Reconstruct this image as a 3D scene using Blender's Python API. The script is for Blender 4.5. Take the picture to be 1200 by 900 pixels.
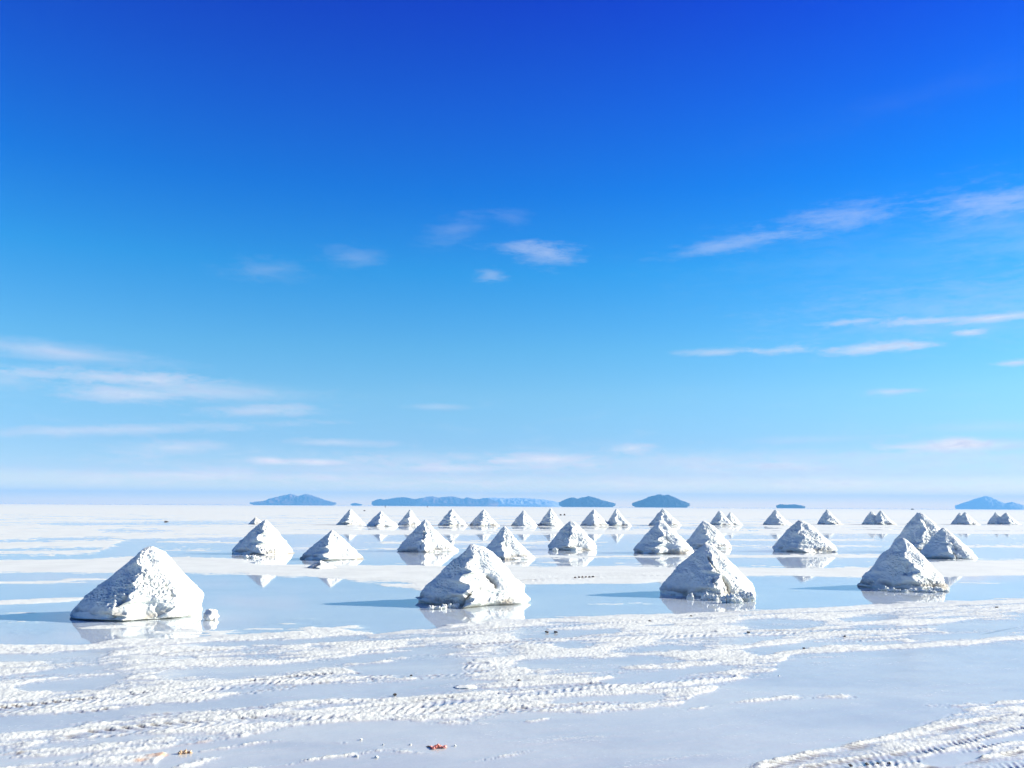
import bpy, math, random
import numpy as np
from mathutils import Matrix, Vector, noise as mn

rng = np.random.default_rng(7)
random.seed(7)
S = bpy.context.scene
for o in list(bpy.data.objects):
    bpy.data.objects.remove(o)
COL = S.collection

# ------------------------------------------------------------------ camera
EYE = 1.6
F = 1039.0                                   # focal length in photo pixels (1200 wide)
PITCH = math.radians(7.86)
ROLL = math.radians(0.34)
cam = bpy.data.cameras.new('camera')
cam.sensor_width = 36.0
cam.lens = F / 1200.0 * 36.0
cam.clip_start = 0.1
cam.clip_end = 200000.0
camo = bpy.data.objects.new('camera', cam)
COL.objects.link(camo)
CM = Matrix.Rotation(math.pi / 2 + PITCH, 4, 'X') @ Matrix.Rotation(ROLL, 4, 'Z')
camo.matrix_world = Matrix.Translation((0, 0, EYE)) @ CM
S.camera = camo
RM = np.array(CM.to_3x3())

# ------------------------------------------------------------------ exposure, sun
EXPO = 1.2
SKY_STRENGTH = 0.1
SUN_EL = math.radians(21.5)
SUN_AZ = math.radians(80.5)                  # clockwise from +Y (the view direction)
S.view_settings.view_transform = 'Standard'
S.view_settings.look = 'None'
S.view_settings.gamma = 1.0
S.view_settings.use_curve_mapping = False
S.view_settings.exposure = EXPO
sun = bpy.data.lights.new('sun', 'SUN')
sun.energy = 5.0
sun.angle = math.radians(0.53)
sun.color = (1.0, 0.965, 0.87)
suno = bpy.data.objects.new('sun', sun)
sd = Vector((math.sin(SUN_AZ) * math.cos(SUN_EL), math.cos(SUN_AZ) * math.cos(SUN_EL), math.sin(SUN_EL)))
suno.rotation_euler = sd.to_track_quat('Z', 'Y').to_euler()
suno.location = (30, 5, 30)
COL.objects.link(suno)
S.cycles.max_bounces = 8
S.cycles.transparent_max_bounces = 12
S.cycles.volume_bounces = 0


def ray(u, v):
    """world direction through a photo pixel"""
    d = np.array([(u - 600.0) / F, (450.0 - v) / F, -1.0])
    d = RM @ d
    return d / np.linalg.norm(d)


def ground_at(u, v, z=0.0):
    d = ray(u, v)
    t = (z - EYE) / d[2]
    return np.array([d[0] * t, d[1] * t, z])


def project(x, y, z=0.0):
    P = np.stack([x, y, np.full_like(x, z) - EYE], -1) @ RM      # RM^T * p
    w = -P[..., 2]
    w = np.where(w > 1e-3, w, 1e-3)
    return 600.0 + F * P[..., 0] / w, 450.0 - F * P[..., 1] / w


def az_el(u, v):
    d = ray(u, v)
    return math.atan2(d[0], d[1]), math.asin(d[2])


# ------------------------------------------------------------------ node helper
def N(nt, kind, ins=None, **kw):
    n = nt.nodes.new(kind)
    for k, val in kw.items():
        setattr(n, k, val)
    for k, val in (ins or {}).items():
        s = n.inputs[k]
        if isinstance(val, bpy.types.NodeSocket):
            nt.links.new(val, s)
        elif val is not None:
            s.default_value = val
    return n


def M_(nt, op, a, b=None, c=None, clamp=False):
    ins = {0: a}
    if b is not None:
        ins[1] = b
    if c is not None:
        ins[2] = c
    n = N(nt, 'ShaderNodeMath', ins, operation=op)
    n.use_clamp = clamp
    return n.outputs[0]


def smooth(nt, x, lo, hi, a=0.0, b=1.0):
    n = N(nt, 'ShaderNodeMapRange', {0: x, 1: lo, 2: hi, 3: a, 4: b}, interpolation_type='SMOOTHSTEP')
    return n.outputs[0]


def mixc(nt, fac, a, b):
    n = N(nt, 'ShaderNodeMix', {0: fac, 6: a, 7: b}, data_type='RGBA')
    return n.outputs[2]


def new_mat(name):
    m = bpy.data.materials.new(name)
    m.use_nodes = True
    nt = m.node_tree
    nt.nodes.clear()
    out = nt.nodes.new('ShaderNodeOutputMaterial')
    return m, nt, out


def lin(c):
    return tuple(((x / 255.0) / 12.92 if x / 255.0 <= 0.04045 else ((x / 255.0 + 0.055) / 1.055) ** 2.4) for x in c)


# ------------------------------------------------------------------ sky
W = bpy.data.worlds.new('World')
S.world = W
W.use_nodes = True
nt = W.node_tree
bg = nt.nodes['Background']
bg.inputs[1].default_value = SKY_STRENGTH
sky = N(nt, 'ShaderNodeTexSky', sky_type='NISHITA', sun_disc=False)
sky.sun_elevation = SUN_EL
sky.sun_rotation = SUN_AZ
sky.altitude = 3600
sky.air_density = 1.0
sky.dust_density = 0.4
sky.ozone_density = 4.0
geo = N(nt, 'ShaderNodeNewGeometry')
dirv = N(nt, 'ShaderNodeTexCoord').outputs['Generated']
sep = N(nt, 'ShaderNodeSeparateXYZ', {0: dirv})
zc = sep.outputs[2]
HAZE = 1.4e-4                                # per metre, in a layer from the plain up to HAZE_TOP
HAZE_TOP, HAZE_END = 205.0, 14000.0
HAZE_RAD = (.125, .475, .91)                   # what a very long way through that air looks like
# tint of the clear air by height over the horizon (photo's deep blue rendition)
NISH = {0.3: (4.61, 5.82, 5.78), 1.0: (4.61, 5.82, 5.78), 2: (3.74, 5.38, 6.15), 4: (2.6, 4.37, 6.18), 7: (1.7, 3.18, 5.44),
        10: (1.29, 2.51, 4.7), 15: (.91, 1.83, 3.72), 20: (.72, 1.45, 3.08), 25: (.6, 1.22, 2.64), 31: (.51, 1.03, 2.28),
        45: (.39, .79, 1.78), 89: (.28, .57, 1.31)}
TARG = {0.3: (196, 220, 240), 1.0: (184, 214, 238), 2: (172, 212, 240), 4: (152, 207, 243), 7: (132, 201, 243),
        10: (102, 187, 241), 15: (52, 160, 237), 20: (14, 126, 230), 25: (2, 100, 220), 31: (0, 72, 206),
        45: (2, 32, 120), 89: (1, 18, 75)}
KK = 12.0
ramp = N(nt, 'ShaderNodeValToRGB', {0: M_(nt, 'POWER', M_(nt, 'MAXIMUM', zc, 0.0), 0.5)})
el = ramp.color_ramp.elements
keys = sorted(TARG)
while len(el) < len(keys):
    el.new(0.5)
for i, k in enumerate(keys):
    el[i].position = math.sqrt(math.sin(math.radians(k)))
    tr = math.exp(-HAZE * min(HAZE_END, HAZE_TOP / math.sin(math.radians(k))))
    t = [max(0.0, (c_ - (1 - tr) * h_) / tr) for c_, h_ in zip(lin(TARG[k]), HAZE_RAD)]
    el[i].color = tuple(min(1.0, t[j] / (NISH[k][j] * SKY_STRENGTH * 2 ** EXPO) / KK) for j in range(3)) + (1,)
tint = N(nt, 'ShaderNodeVectorMath', {0: ramp.outputs[0], 3: KK}, operation='SCALE').outputs[0]
clear = N(nt, 'ShaderNodeVectorMath', {0: sky.outputs[0], 1: tint}, operation='MULTIPLY').outputs[0]
# thin clouds, placed by compass direction and height
az = M_(nt, 'ARCTAN2', sep.outputs[0], sep.outputs[1])
elv = M_(nt, 'ARCSINE', zc)
V = N(nt, 'ShaderNodeCombineXYZ', {0: az, 1: elv, 2: 1.0}).outputs[0]


def sky_noise(sx, sy, scale, detail, seed, rough=0.6):
    m = N(nt, 'ShaderNodeCombineXYZ', {0: M_(nt, 'MULTIPLY', az, sx), 1: M_(nt, 'MULTIPLY', elv, sy), 2: seed}).outputs[0]
    return N(nt, 'ShaderNodeTexNoise', {'Vector': m, 'Scale': scale, 'Detail': detail, 'Roughness': rough, 'Distortion': 0.4}).outputs[0]


n1 = sky_noise(8, 40, 1.6, 6, 1.3)
n2 = sky_noise(38, 150, 1.4, 8, 4.1, .68)
n3 = sky_noise(3, 9, 1.0, 4, 7.7)
nn = M_(nt, 'ADD', M_(nt, 'MULTIPLY', M_(nt, 'SUBTRACT', n1, 0.5), 2.1), M_(nt, 'MULTIPLY', M_(nt, 'SUBTRACT', n2, 0.5), 2.2))
CL = [  # u, v, half width, half height, density, tilt (degrees, up to the right)
    (70, 413, 112, 11, .72, -2), (120, 441, 105, 8, .62, 0), (235, 458, 125, 13, .72, 0), (10, 446, 45, 12, .5, 0), (150, 462, 80, 8, .5, 0),
    (310, 481, 70, 8, .5, 3), (120, 504, 200, 6, .42, 4), (205, 525, 60, 8, .45, 3), (400, 519, 75, 4, .4, 0),
    (318, 540, 24, 5, .9, -3), (368, 541, 44, 4.5, .8, 0), (484, 538, 55, 10, .5, 0), (640, 538, 60, 8, .7, 0), (545, 536, 30, 5, .35, 0),
    (740, 525, 30, 7, .6, 0), (690, 545, 26, 5, .5, 0), (1125, 522, 72, 6.5, 1.0, 0), (1130, 518, 26, 6, .95, 0), (1055, 524, 30, 3.5, .5, 0),
    (900, 554, 460, 26, .42, 0), (420, 550, 240, 16, .40, 0), (100, 556, 200, 10, .25, 0), (1000, 536, 300, 8, .18, -1), (500, 560, 800, 16, .14, 0), (760, 541, 160, 6, .22, 0), (590, 540, 30, 4, .6, 0), (520, 549, 60, 5, .5, 0), (250, 556, 120, 6, .3, 0), (900, 546, 60, 5, .4, 0),
    (642, 297, 36, 13, .55, -6), (622, 290, 50, 7, .25, 0), (575, 323, 17, 8, .34, 0), (310, 316, 46, 13, .24, 0), (530, 270, 40, 14, .17, 20), (415, 303, 36, 14, .22, 0),
    (845, 287, 58, 11, .42, 8), (975, 257, 66, 15, .42, 3), (1165, 236, 66, 15, .44, -6), (1190, 262, 80, 40, .2, -10), (600, 255, 20, 12, .12, 0),
    (1080, 112, 170, 16, .022, 8), (1100, 300, 240, 60, .10, 0),
    (1168, 372, 56, 5, .95, 0), (1078, 376, 42, 4, .6, 0), (1000, 377, 44, 4.5, .55, 0), (1134, 390, 14, 3.5, .6, 0), (1140, 365, 170, 34, .26, 0),
    (920, 411, 42, 5.5, .6, 0), (1020, 408, 52, 6, .65, 2), (1080, 404, 26, 4, .55, 0), (842, 413, 46, 4.5, .5, 0), (1190, 425, 18, 3.5, .65, 0),
    (1047, 459, 28, 3.5, .55, 0), (515, 477, 36, 3.5, .25, 0), (1155, 500, 70, 6, .2, 0), (950, 515, 80, 5, .2, 0), 
]
acc = None
for (u, v, hw, hh, dens, tl) in CL:
    a0, e0 = az_el(u, v)
    hw, hh = hw * 1.05 / F, hh * 1.05 / F
    c, s = math.cos(math.radians(tl)), math.sin(math.radians(tl))
    cs = math.cos(e0)
    dx = N(nt, 'ShaderNodeVectorMath', {0: V, 1: (c * cs / hw, s / hw, -(c * cs * a0 + s * e0) / hw)}, operation='DOT_PRODUCT').outputs['Value']
    dy = N(nt, 'ShaderNodeVectorMath', {0: V, 1: (-s * cs / hh, c / hh, -(-s * cs * a0 + c * e0) / hh)}, operation='DOT_PRODUCT').outputs['Value']
    ln = N(nt, 'ShaderNodeVectorMath', {0: N(nt, 'ShaderNodeCombineXYZ', {0: dx, 1: dy, 2: 0.0}).outputs[0]}, operation='LENGTH').outputs['Value']
    d = smooth(nt, M_(nt, 'ADD', ln, nn if dens < .7 else M_(nt, 'MULTIPLY', nn, .55)), 1.35, -0.2 if hh < .009 else -0.8, 0.0, min(1.0, dens * (1.15 if v > 340 else .95)))
    acc = d if acc is None else M_(nt, 'SUBTRACT', M_(nt, 'ADD', acc, d), M_(nt, 'MULTIPLY', acc, d))
# faint overall wisps low in the sky
wisp = M_(nt, 'MULTIPLY', smooth(nt, n1, 0.5, 0.8, 0, .28), smooth(nt, elv, 0.16, 0.0))
acc = M_(nt, 'SUBTRACT', M_(nt, 'ADD', acc, wisp), M_(nt, 'MULTIPLY', acc, wisp))
def cloud_col(rgb):
    rp = N(nt, 'ShaderNodeValToRGB', {0: ramp.inputs[0].links[0].from_socket})
    e_ = rp.color_ramp.elements
    while len(e_) < len(keys):
        e_.new(0.5)
    for i_, k_ in enumerate(keys):
        e_[i_].position = math.sqrt(math.sin(math.radians(k_)))
        tr_ = math.exp(-HAZE * min(HAZE_END, HAZE_TOP / math.sin(math.radians(k_))))
        e_[i_].color = tuple(max(0.0, (c_ - (1 - tr_) * h_) / tr_) / (SKY_STRENGTH * 2 ** EXPO) / 60 for c_, h_ in zip(lin(rgb), HAZE_RAD)) + (1,)
    return N(nt, 'ShaderNodeVectorMath', {0: rp.outputs[0], 3: 60.0}, operation='SCALE').outputs[0]


cl_hi_ = tuple(x / (SKY_STRENGTH * 2 ** EXPO) for x in lin((224, 232, 250))) + (1,)
cl_lo_ = tuple(x / (SKY_STRENGTH * 2 ** EXPO) for x in lin((196, 212, 244))) + (1,)
clc = mixc(nt, smooth(nt, n2, 0.35, 0.65), cloud_col((200, 215, 243)), cloud_col((228, 234, 248)))
fin = mixc(nt, acc, clear, clc)
nt.links.new(fin, bg.inputs[0])
W.cycles.sampling_method = 'MANUAL'
W.cycles.sample_map_resolution = 1024


# ------------------------------------------------------------------ numpy noise
def _h(ix, iy, iz, seed):
    h = (ix.astype(np.int64) * 374761393 + iy.astype(np.int64) * 668265263 + iz.astype(np.int64) * 2147483647 + seed * 974634777) & 0xffffffff
    h = ((h ^ (h >> 13)) * 1274126177) & 0xffffffff
    h = (h ^ (h >> 16))
    return (h & 0xffffff) / float(0xffffff)


def vnoise(x, y, z=None, seed=0):
    """smooth value noise in -1..1"""
    if z is None:
        x0, y0 = np.floor(x), np.floor(y)
        fx, fy = x - x0, y - y0
        fx = fx * fx * (3 - 2 * fx)
        fy = fy * fy * (3 - 2 * fy)
        zz = np.zeros_like(x0)
        a = _h(x0, y0, zz, seed); b = _h(x0 + 1, y0, zz, seed)
        c = _h(x0, y0 + 1, zz, seed); d = _h(x0 + 1, y0 + 1, zz, seed)
        return ((a + (b - a) * fx) * (1 - fy) + (c + (d - c) * fx) * fy) * 2 - 1
    x0, y0, z0 = np.floor(x), np.floor(y), np.floor(z)
    fx, fy, fz = [t * t * (3 - 2 * t) for t in (x - x0, y - y0, z - z0)]
    r = 0
    for dz in (0, 1):
        a = _h(x0, y0, z0 + dz, seed); b = _h(x0 + 1, y0, z0 + dz, seed)
        c = _h(x0, y0 + 1, z0 + dz, seed); d = _h(x0 + 1, y0 + 1, z0 + dz, seed)
        q = (a + (b - a) * fx) * (1 - fy) + (c + (d - c) * fx) * fy
        r = r + q * (fz if dz else 1 - fz)
    return r * 2 - 1


def fbm(x, y, z=None, octaves=4, seed=0, gain=0.5):
    a, s, t = 1.0, 0.0, 0.0
    for i in range(octaves):
        k = 2.03 ** i
        s = s + a * vnoise(x * k + 13.7 * i, y * k - 7.1 * i, None if z is None else z * k + 3.3 * i, seed + i)
        t += a
        a *= gain
    return s / t


def sstep(x, a, b):
    t = np.clip((x - a) / (b - a), 0, 1)
    return t * t * (3 - 2 * t)


# ------------------------------------------------------------------ mesh helpers
def mesh_np(name, verts, quads, mat, smooth_=True, attrs=None, tris=None):
    me = bpy.data.meshes.new(name)
    nv, nq = len(verts), len(quads)
    ntri = 0 if tris is None else len(tris)
    me.vertices.add(nv)
    me.vertices.foreach_set('co', np.ascontiguousarray(verts, dtype=np.float32).ravel())
    loops = np.asarray(quads, dtype=np.int32).ravel()
    starts = np.arange(nq, dtype=np.int32) * 4
    if ntri:
        loops = np.concatenate([loops, np.asarray(tris, dtype=np.int32).ravel()])
        starts = np.concatenate([starts, nq * 4 + np.arange(ntri, dtype=np.int32) * 3])
    me.loops.add(len(loops))
    me.loops.foreach_set('vertex_index', loops)
    me.polygons.add(nq + ntri)
    me.polygons.foreach_set('loop_start', starts)
    me.update(calc_edges=True)
    me.validate()
    me.polygons.foreach_set('use_smooth', np.full(len(me.polygons), smooth_, dtype=bool))
    for k, a in (attrs or {}).items():
        at = me.attributes.new(k, 'FLOAT', 'POINT')
        at.data.foreach_set('value', np.ascontiguousarray(a, dtype=np.float32).ravel())
    me.materials.append(mat)
    o = bpy.data.objects.new(name, me)
    COL.objects.link(o)
    return o


def tag(o, label=None, cat=None, group=None, kind=None):
    if label: o['label'] = label
    if cat: o['category'] = cat
    if group: o['group'] = group
    if kind: o['kind'] = kind
    return o


def grid_quads(nr, nc, wrap):
    r = np.arange(nr - 1)[:, None]
    c = np.arange(nc if wrap else nc - 1)[None, :]
    c2 = (c + 1) % nc
    return np.stack([r * nc + c, r * nc + c2, (r + 1) * nc + c2, (r + 1) * nc + c], -1).reshape(-1, 4)


# ------------------------------------------------------------------ materials
def salt_ground_mat():
    m, nt, out = new_mat('salt crust ground')
    tc = N(nt, 'ShaderNodeNewGeometry')
    pos = tc.outputs['Position']
    z = N(nt, 'ShaderNodeSeparateXYZ', {0: pos}).outputs[2]
    nA = N(nt, 'ShaderNodeTexNoise', {'Vector': pos, 'Scale': 0.9, 'Detail': 6.0, 'Roughness': .6}).outputs[0]
    nB = N(nt, 'ShaderNodeTexNoise', {'Vector': pos, 'Scale': 38.0, 'Detail': 4.0, 'Roughness': .65}).outputs[0]
    nC = N(nt, 'ShaderNodeTexNoise', {'Vector': pos, 'Scale': 0.12, 'Detail': 5.0}).outputs[0]
    dirt = N(nt, 'ShaderNodeAttribute', attribute_name='dirt').outputs['Fac']
    rust = N(nt, 'ShaderNodeAttribute', attribute_name='rust').outputs['Fac']
    dry = mixc(nt, smooth(nt, nA, 0.35, 0.7), (.73, .745, .66, 1), (.65, .665, .59, 1))
    dry = mixc(nt, smooth(nt, nB, 0.58, 0.74, 0, .4), dry, (.42, .385, .33, 1))
    dry = mixc(nt, smooth(nt, nC, 0.5, 0.75, 0, .5), dry, (.69, .695, .63, 1))
    wet = mixc(nt, smooth(nt, nA, 0.3, 0.75), (.62, .635, .62, 1), (.53, .56, .57, 1))
    wet = mixc(nt, smooth(nt, nC, 0.42, 0.62, 0, .7), wet, (.62, .625, .60, 1))
    fz = smooth(nt, M_(nt, 'ADD', z, M_(nt, 'MULTIPLY', M_(nt, 'SUBTRACT', nB, .5), .006)), -0.011, 0.004)
    col = mixc(nt, fz, wet, dry)
    pst = N(nt, 'ShaderNodeVectorMath', {0: pos, 1: (.35, 1.3, 1)}, operation='MULTIPLY').outputs[0]
    nD = smooth(nt, N(nt, 'ShaderNodeTexNoise', {'Vector': pst, 'Scale': .8, 'Detail': 5.0, 'Distortion': .5}).outputs[0], .42, .66, 0, .9)
    damp = N(nt, 'ShaderNodeAttribute', attribute_name='damp').outputs['Fac']
    dampf = M_(nt, 'MULTIPLY', damp, smooth(nt, M_(nt, 'ADD', z, M_(nt, 'MULTIPLY', M_(nt, 'SUBTRACT', nB, .5), .014)), .0135, .0045))
    dcol = mixc(nt, smooth(nt, nA, 0.3, 0.7), (.545, .555, .525, 1), (.45, .465, .46, 1))
    dcol = mixc(nt, nD, dcol, (.60, .60, .54, 1))
    nE = N(nt, 'ShaderNodeTexNoise', {'Vector': pos, 'Scale': 120.0, 'Detail': 3.0, 'Roughness': .7}).outputs[0]
    dcol = mixc(nt, smooth(nt, nE, .60, .70, 0, .55), dcol, (.74, .75, .70, 1))
    dcol = mixc(nt, smooth(nt, nE, .40, .30, 0, .35), dcol, (.34, .34, .34, 1))
    col = mixc(nt, dampf, col, dcol)
    col = mixc(nt, dirt, col, (.16, .12, .085, 1))
    col = mixc(nt, rust, col, (.62, .33, .16, 1))
    rough = smooth(nt, dampf, 0.0, 1.0, .75, .19)
    b1 = N(nt, 'ShaderNodeBump', {'Strength': smooth(nt, dampf, 0, 1, .45, .06), 'Distance': .012, 'Height': nB}).outputs[0]
    b1 = N(nt, 'ShaderNodeBump', {'Strength': smooth(nt, dampf, 0, 1, .5, .05), 'Distance': .004, 'Height': nE, 'Normal': b1}).outputs[0]
    bs = N(nt, 'ShaderNodeBsdfPrincipled', {'Base Color': col, 'Roughness': rough, 'Normal': b1, 'Specular IOR Level': .45})
    nt.links.new(bs.outputs[0], out.inputs[0])
    return m


def water_mat():
    m, nt, out = new_mat('brine water')
    pos = N(nt, 'ShaderNodeNewGeometry').outputs['Position']
    n = N(nt, 'ShaderNodeTexNoise', {'Vector': pos, 'Scale': 5.0, 'Detail': 3.0}).outputs[0]
    bump = N(nt, 'ShaderNodeBump', {'Strength': .035, 'Distance': .01, 'Height': n}).outputs[0]
    # same reflectance from below as from above, so that sunlight reaches the salt under the thin brine
    bf = N(nt, 'ShaderNodeNewGeometry').outputs['Backfacing']
    ior = N(nt, 'ShaderNodeMapRange', {0: bf, 1: 0.0, 2: 1.0, 3: 1.33, 4: 1 / 1.33}).outputs[0]
    fr = N(nt, 'ShaderNodeFresnel', {'IOR': ior, 'Normal': bump}).outputs[0]
    tr = N(nt, 'ShaderNodeBsdfTransparent', {'Color': (.93, .965, .99, 1)}).outputs[0]
    gl = N(nt, 'ShaderNodeBsdfGlossy', {'Color': (1, 1, 1, 1), 'Roughness': .035, 'Normal': bump}).outputs[0]
    mx = N(nt, 'ShaderNodeMixShader', {0: fr, 1: tr, 2: gl}).outputs[0]
    nt.links.new(mx, out.inputs[0])
    return m


def pile_mat():
    m, nt, out = new_mat('heaped salt')
    tc = N(nt, 'ShaderNodeTexCoord').outputs['Object']
    dirt = N(nt, 'ShaderNodeAttribute', attribute_name='dirt').outputs['Fac']
    nA = N(nt, 'ShaderNodeTexNoise', {'Vector': tc, 'Scale': 3.0, 'Detail': 6.0, 'Roughness': .62}).outputs[0]
    nB = N(nt, 'ShaderNodeTexNoise', {'Vector': tc, 'Scale': 26.0, 'Detail': 7.0, 'Roughness': .75}).outputs[0]
    col = mixc(nt, smooth(nt, nA, 0.4, 0.68), (.79, .80, .72, 1), (.73, .74, .66, 1))
    col = mixc(nt, smooth(nt, nB, 0.60, 0.76, 0, .35), col, (.42, .38, .32, 1))
    brown = mixc(nt, smooth(nt, nB, 0.4, 0.6), (.13, .09, .05, 1), (.27, .21, .14, 1))
    col = mixc(nt, M_(nt, 'MULTIPLY', dirt, smooth(nt, nB, 0.3, 0.62, .55, 1.0)), col, brown)
    bump = N(nt, 'ShaderNodeBump', {'Strength': .6, 'Distance': .02, 'Height': nB}).outputs[0]
    bs = N(nt, 'ShaderNodeBsdfPrincipled', {'Base Color': col, 'Roughness': .8, 'Normal': bump, 'Specular IOR Level': .3})
    nt.links.new(bs.outputs[0], out.inputs[0])
    return m


def plain_mat(name, c1, c2, rough=.8, scale=20.0):
    m, nt, out = new_mat(name)
    tc = N(nt, 'ShaderNodeTexCoord').outputs['Object']
    n = N(nt, 'ShaderNodeTexNoise', {'Vector': tc, 'Scale': scale, 'Detail': 4.0}).outputs[0]
    col = mixc(nt, smooth(nt, n, .38, .62), c1 + (1,), c2 + (1,))
    bs = N(nt, 'ShaderNodeBsdfPrincipled', {'Base Color': col, 'Roughness': rough})
    nt.links.new(bs.outputs[0], out.inputs[0])
    return m


GROUND = salt_ground_mat()
WATER = water_mat()
PILE = pile_mat()
MUD = plain_mat('dark mud', (.05, .04, .035), (.12, .09, .07))
CREAM = plain_mat('cream salt', (.86, .83, .74), (.78, .72, .60))

# ------------------------------------------------------------------ ground and standing water
# Crust (h > 0) and shallow brine (h < 0).  Bands are read off the photo and turned into terrain height.
def band(u, v, pts, soft=1.6, fade=10.0):
    """pts: (u, v, half width in px); returns signed -1..1 crustness of a strip"""
    pu = [p[0] for p in pts]
    vc = np.interp(u, pu, [p[1] for p in pts])
    hw = np.interp(u, pu, [p[2] for p in pts])
    out = np.maximum(pu[0] - u, u - pu[-1])                     # beyond an end
    if pu[0] <= 0: out = np.where(u < pu[0], -1.0, out)
    if pu[-1] >= 1200: out = np.where(u > pu[-1], -1.0, out)
    d = hw - np.abs(v - vc) - np.clip(out, 0, None) * (1.0 / fade) * np.maximum(hw, 1)
    # narrow the strip toward its own ends
    endd = -out
    d = d - hw * np.clip(1 - endd / (fade * 2), 0, 1) * (out > -fade * 2) * ((pu[0] > 0) | (u > pu[0] + 60)) * ((pu[-1] < 1190) | (u < pu[-1] - 200))
    return np.clip(d / soft, -1, 1)


def below(u, v, pts, soft=2.0):
    return np.clip((v - np.interp(u, [p[0] for p in pts], [p[1] for p in pts])) / soft, -1, 1)


SHORE = [(0, 754), (70, 755), (130, 750), (240, 746), (300, 744), (400, 738), (440, 743), (490, 737), (520, 731), (620, 727), (700, 722), (800, 719), (900, 714), (1000, 709), (1100, 706), (1200, 702)]
LOWER = [(0, 903), (180, 896), (200, 876), (270, 864), (330, 853), (430, 847), (540, 850), (620, 838), (740, 832), (790, 827), (850, 803), (900, 790), (930, 771), (1000, 764), (1200, 756)]
FARTOP = [(0, 651), (110, 650), (150, 632), (270, 630), (350, 626), (430, 627), (900, 627), (1200, 626)]
CORNER = [(860, 905), (960, 881), (1040, 863), (1100, 846), (1130, 836), (1150, 829), (1200, 822)]
CRUST = [
    [(0, 664, 7.5), (150, 662, 9.5), (270, 662, 10), (300, 667, 6), (400, 670, 9), (500, 677, 15), (560, 677, 14), (640, 672, 13), (760, 672, 12), (800, 669, 9), (870, 669, 6), (1010, 670, 6), (1050, 668, 7), (1110, 666, 10), (1200, 665, 10)],
    [(590, 653, 1.8), (860, 652, 1.8), (1050, 652, 2.2)],
    [(0, 683, 1.8), (60, 681, 1.8), (130, 679, 1.4)], [(0, 707, 3.5), (70, 703, 2.5), (110, 701, 1.5)],
    [(180, 635, 1.2), (300, 636, 1.2)], [(190, 645, 1.0), (260, 644, 1.0)], [(430, 636, 1.8), (700, 635, 1.8)], [(760, 633, 1.2), (1040, 633, 1.0)], [(820, 640, .9), (1040, 640, .9)], [(330, 643, .8), (470, 643, .8)], [(540, 642, .8), (640, 642, .8)], [(1130, 640, 1.5), (1200, 640, 2)],
    [(455, 744, 2.2), (500, 739, 3)], [(400, 735, 1.8), (440, 733, 1.8)], [(355, 738, 1), (385, 737, 1)], [(700, 708, .7), (780, 706, .7)], [(1115, 684, .7), (1160, 683, .7)],
    [(715, 797, 2.5), (760, 797, 3), (850, 795, 3), (905, 791, 2)], [(810, 785, 1.5), (900, 781, 1.5)], [(800, 775, 2), (872, 772, 2)],
    [(795, 832, 1.8), (842, 826, 1.4)], [(852, 825, 1.8), (890, 823, 2.4), (925, 820, 3.0), (950, 820, 1.2), (990, 819, 2.8), (1020, 820, 1.5)],
    [(624, 847, 1.6), (648, 843, 1.4)], [(236, 881, 2.0), (290, 873, 1.6), (328, 869, 1.4)], [(196, 900, 3.5), (260, 890, 2.2)],
    [(335, 898, 1.6), (400, 888, 1.8), (445, 883, 1.2), (505, 884, 1.2)], [(545, 893, 1.2), (625, 882, 1.2)], [(196, 871, 3.0), (275, 861, 2.0)],
    [(400, 872, 1.1), (412, 873, 1.1)], [(1093, 829, 2.6), (1130, 829, 2.6), (1200, 825, 3)], [(465, 882, 2.5), (478, 881, 2.2)],
]
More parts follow.
